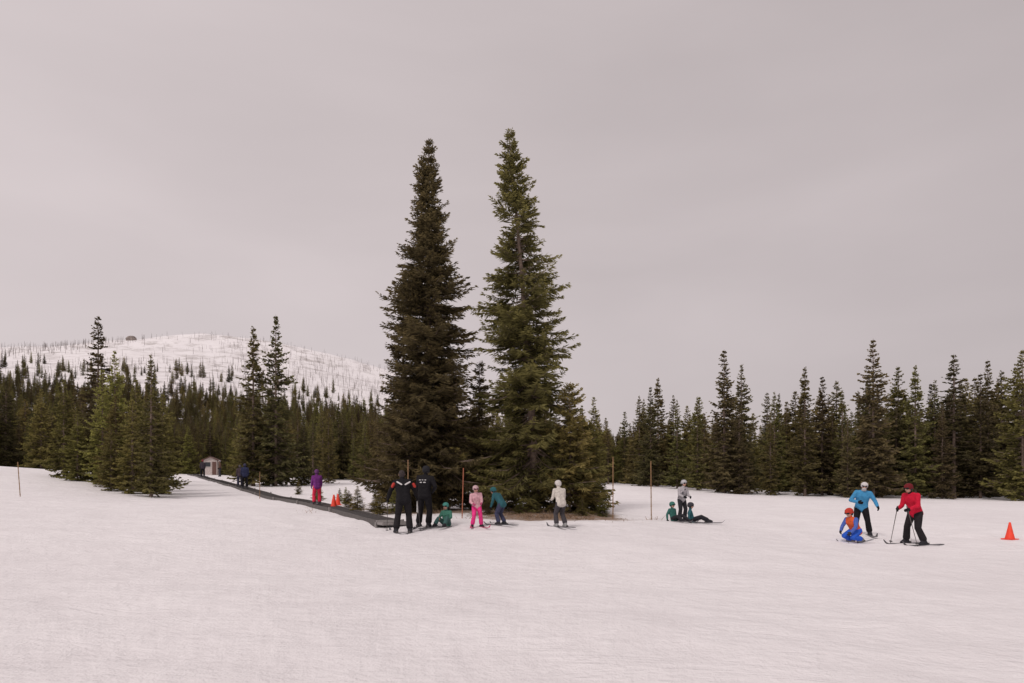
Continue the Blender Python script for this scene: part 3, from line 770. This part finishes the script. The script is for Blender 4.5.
person("child_skier", 6.25, 23.4, rad(255), 1.25, sit, dict(jacket=(.03, .11, .13), pants=(.02, .02, .025), helmet=(.05, .05, .06), goggles=(.02, .02, .02), gloves=BLK), hs=1.25, skis=1, ski_len=1.0)
# 8 child kneeling, orange and blue
j = dict(pelvis=(0, -.12, .42), chest=(0, .06, .70), neck=(0, .13, .84), head=(0, .20, 1.0), hipL=(-.11, -.12, .42), hipR=(.11, -.12, .42), kneeL=(-.16, .22, .2), kneeR=(.18, .22, .24),
         ankL=(-.16, -.2, .14), ankR=(.2, -.14, .12), shL=(-.18, .1, .80), shR=(.18, .1, .80), elL=(-.26, .2, .56), elR=(.27, .2, .56), wrL=(-.2, .36, .38), wrR=(.2, .36, .40), look=(0, 1, -.35),
         footL=(0, 1, -.15), footR=(.1, 1, 0))
person("child_skier", 9.75, 19.5, rad(115), 1.5, j, dict(jacket=(.68, .12, .04), pants=(.03, .12, .6), sleeves=(.08, .14, .45), helmet=(.5, .05, .03), goggles=(.02, .02, .02), gloves=(.04, .04, .05), boots=(.2, .2, .22)), hs=1.2, skis=1, ski_len=1.0, skicol=(.3, .3, .32))
# 9 adult in blue
j = bend(14, -6, 'out', .1, .03)
j.update(kneeL=(-.17, .1, .49), ankL=(-.24, 0, .1), kneeR=(.15, .08, .49), ankR=(.2, .05, .1), footL=(-.15, 1, 0), footR=(.15, 1, 0), wrR=(.12, .36, 1.08), elR=(.32, .16, 1.14))
person("skier", 10.95, 21.4, rad(158), 1.74, j, dict(jacket=(.06, .27, .5), pants=BLK, helmet=(.62, .6, .6), goggles=(.05, .05, .06), scarf=(.5, .48, .48), gloves=BLK), skis=1, ski_len=1.55, skicol=(.12, .12, .13))
# 10 adult in red leaning forward on poles
j = bend(20, 0, 'front', .1, .04)
j.update(kneeL=(-.2, .12, .47), ankL=(-.3, .0, .1), kneeR=(.2, .02, .49), ankR=(.32, -.1, .1), footL=(.0, 1, 0), footR=(.05, 1, 0))
person("skier", 11.55, 19.6, rad(112), 1.86, j, dict(jacket=(.55, .012, .04), pants=(.02, .017, .019), helmet=(.16, .015, .02), goggles=(.02, .02, .02), gloves=BLK, collar=BLK),
       skis=1, ski_len=1.6, poles={'L': (-.42, .42, 0), 'R': (.5, .3, 0)})
# 11 child in purple riding the belt
j = bend(4, 0, 'hang', .05)
person("child_skier", -8.0, 28.0, rad(28), 1.42, j, dict(jacket=(.17, .035, .2), pants=(.68, .035, .08), helmet=(.13, .045, .15), gloves=(.1, .02, .1)), hs=1.12, skis=1, ski_len=1.1, dz=.11, voxel=.014)
# 12 pair farther up the belt
j = bend(3, 0, 'hang', .05)
person("skier", -17.3, 44.2, rad(25), 1.6, j, dict(jacket=(.03, .035, .08), pants=BLK, helmet=(.05, .05, .09), gloves=BLK), skis=1, dz=.11, voxel=.02)
person("skier", -18.25, 45.8, rad(35), 1.45, j, dict(jacket=(.07, .05, .06), pants=(.03, .03, .06), helmet=(.1, .09, .1), gloves=BLK), skis=1, dz=.11, voxel=.02)
# 13 people at the top
person("skier", -29.9, 66, rad(30), 1.65, j, dict(jacket=(.05, .04, .05), pants=BLK, helmet=(.2, .04, .04), gloves=BLK), skis=1, dz=.11, voxel=.02)
person("skier", -31.0, 72.5, rad(120), 1.75, j, dict(jacket=(.12, .07, .05), pants=(.04, .04, .05), helmet=(.3, .28, .28), gloves=BLK), voxel=.02)

# ------------------------------------------------------------------ sky and light
w = bpy.data.worlds.new("World"); scene.world = w; w.use_nodes = True
nt = w.node_tree; N = nt.nodes; Lk = nt.links
bg = N["Background"]
SUN_EL, SUN_AZ = 48, 215   # azimuth clockwise from +Y
sky = N.new("ShaderNodeTexSky"); sky.sky_type = 'NISHITA'; sky.sun_disc = False
sky.sun_elevation = rad(SUN_EL); sky.sun_rotation = rad(SUN_AZ)
tc = N.new("ShaderNodeTexCoord"); sp_ = N.new("ShaderNodeSeparateXYZ"); Lk.new(tc.outputs["Generated"], sp_.inputs[0])
mp = N.new("ShaderNodeMapping"); mp.inputs["Scale"].default_value = (1.0, 1.0, 3.2); mp.inputs["Rotation"].default_value = (0, rad(8), 0)
Lk.new(tc.outputs["Generated"], mp.inputs["Vector"])
n1 = N.new("ShaderNodeTexNoise"); n1.inputs["Scale"].default_value = 1.6; n1.inputs["Detail"].default_value = 6; n1.inputs["Roughness"].default_value = .45; n1.inputs["Distortion"].default_value = .3
Lk.new(mp.outputs[0], n1.inputs["Vector"])
def mw(op, a, b_):
    n = N.new("ShaderNodeMath"); n.operation = op
    for i, v in enumerate((a, b_)):
        if isinstance(v, (int, float)): n.inputs[i].default_value = v
        else: Lk.new(v, n.inputs[i])
    return n.outputs[0]
# cloud brightness: brighter to the west (left), soft streaks
val = mw('ADD', .575, mw('MULTIPLY', sp_.outputs["X"], -.12))
val = mw('ADD', val, mw('MULTIPLY', mw('SUBTRACT', n1.outputs["Fac"], .5), .24))
sc = N.new("ShaderNodeVectorMath"); sc.operation = 'SCALE'; sc.inputs[0].default_value = (10.15, 8.98, 9.05); Lk.new(val, sc.inputs["Scale"])
mx = N.new("ShaderNodeMix"); mx.data_type = 'RGBA'; mx.inputs[0].default_value = .97
Lk.new(sky.outputs[0], mx.inputs[6]); Lk.new(sc.outputs[0], mx.inputs[7])
Lk.new(mx.outputs[2], bg.inputs["Color"]); bg.inputs["Strength"].default_value = .1

sl = bpy.data.lights.new("sun", 'SUN'); sl.energy = 1.5; sl.angle = rad(14); sl.color = (1, .91, .88)
so = bpy.data.objects.new("sun", sl); COL.objects.link(so)
sd = Vector((math.sin(rad(SUN_AZ)) * math.cos(rad(SUN_EL)), math.cos(rad(SUN_AZ)) * math.cos(rad(SUN_EL)), math.sin(rad(SUN_EL))))
so.rotation_euler = sd.to_track_quat('Z', 'Y').to_euler(); so.location = sd * 60

# ------------------------------------------------------------------ camera
cam = bpy.data.cameras.new("camera"); cam.lens = 24; cam.sensor_width = 36; cam.clip_end = 6000; cam.clip_start = .1
cam.shift_y = (488 - 341.5) / 1024
co = bpy.data.objects.new("camera", cam); COL.objects.link(co)
co.location = (0, 0, 1.6); co.rotation_euler = (rad(90), 0, 0)
scene.camera = co
scene.view_settings.view_transform = 'Standard'
scene.view_settings.look = 'None'
scene.view_settings.exposure = 0
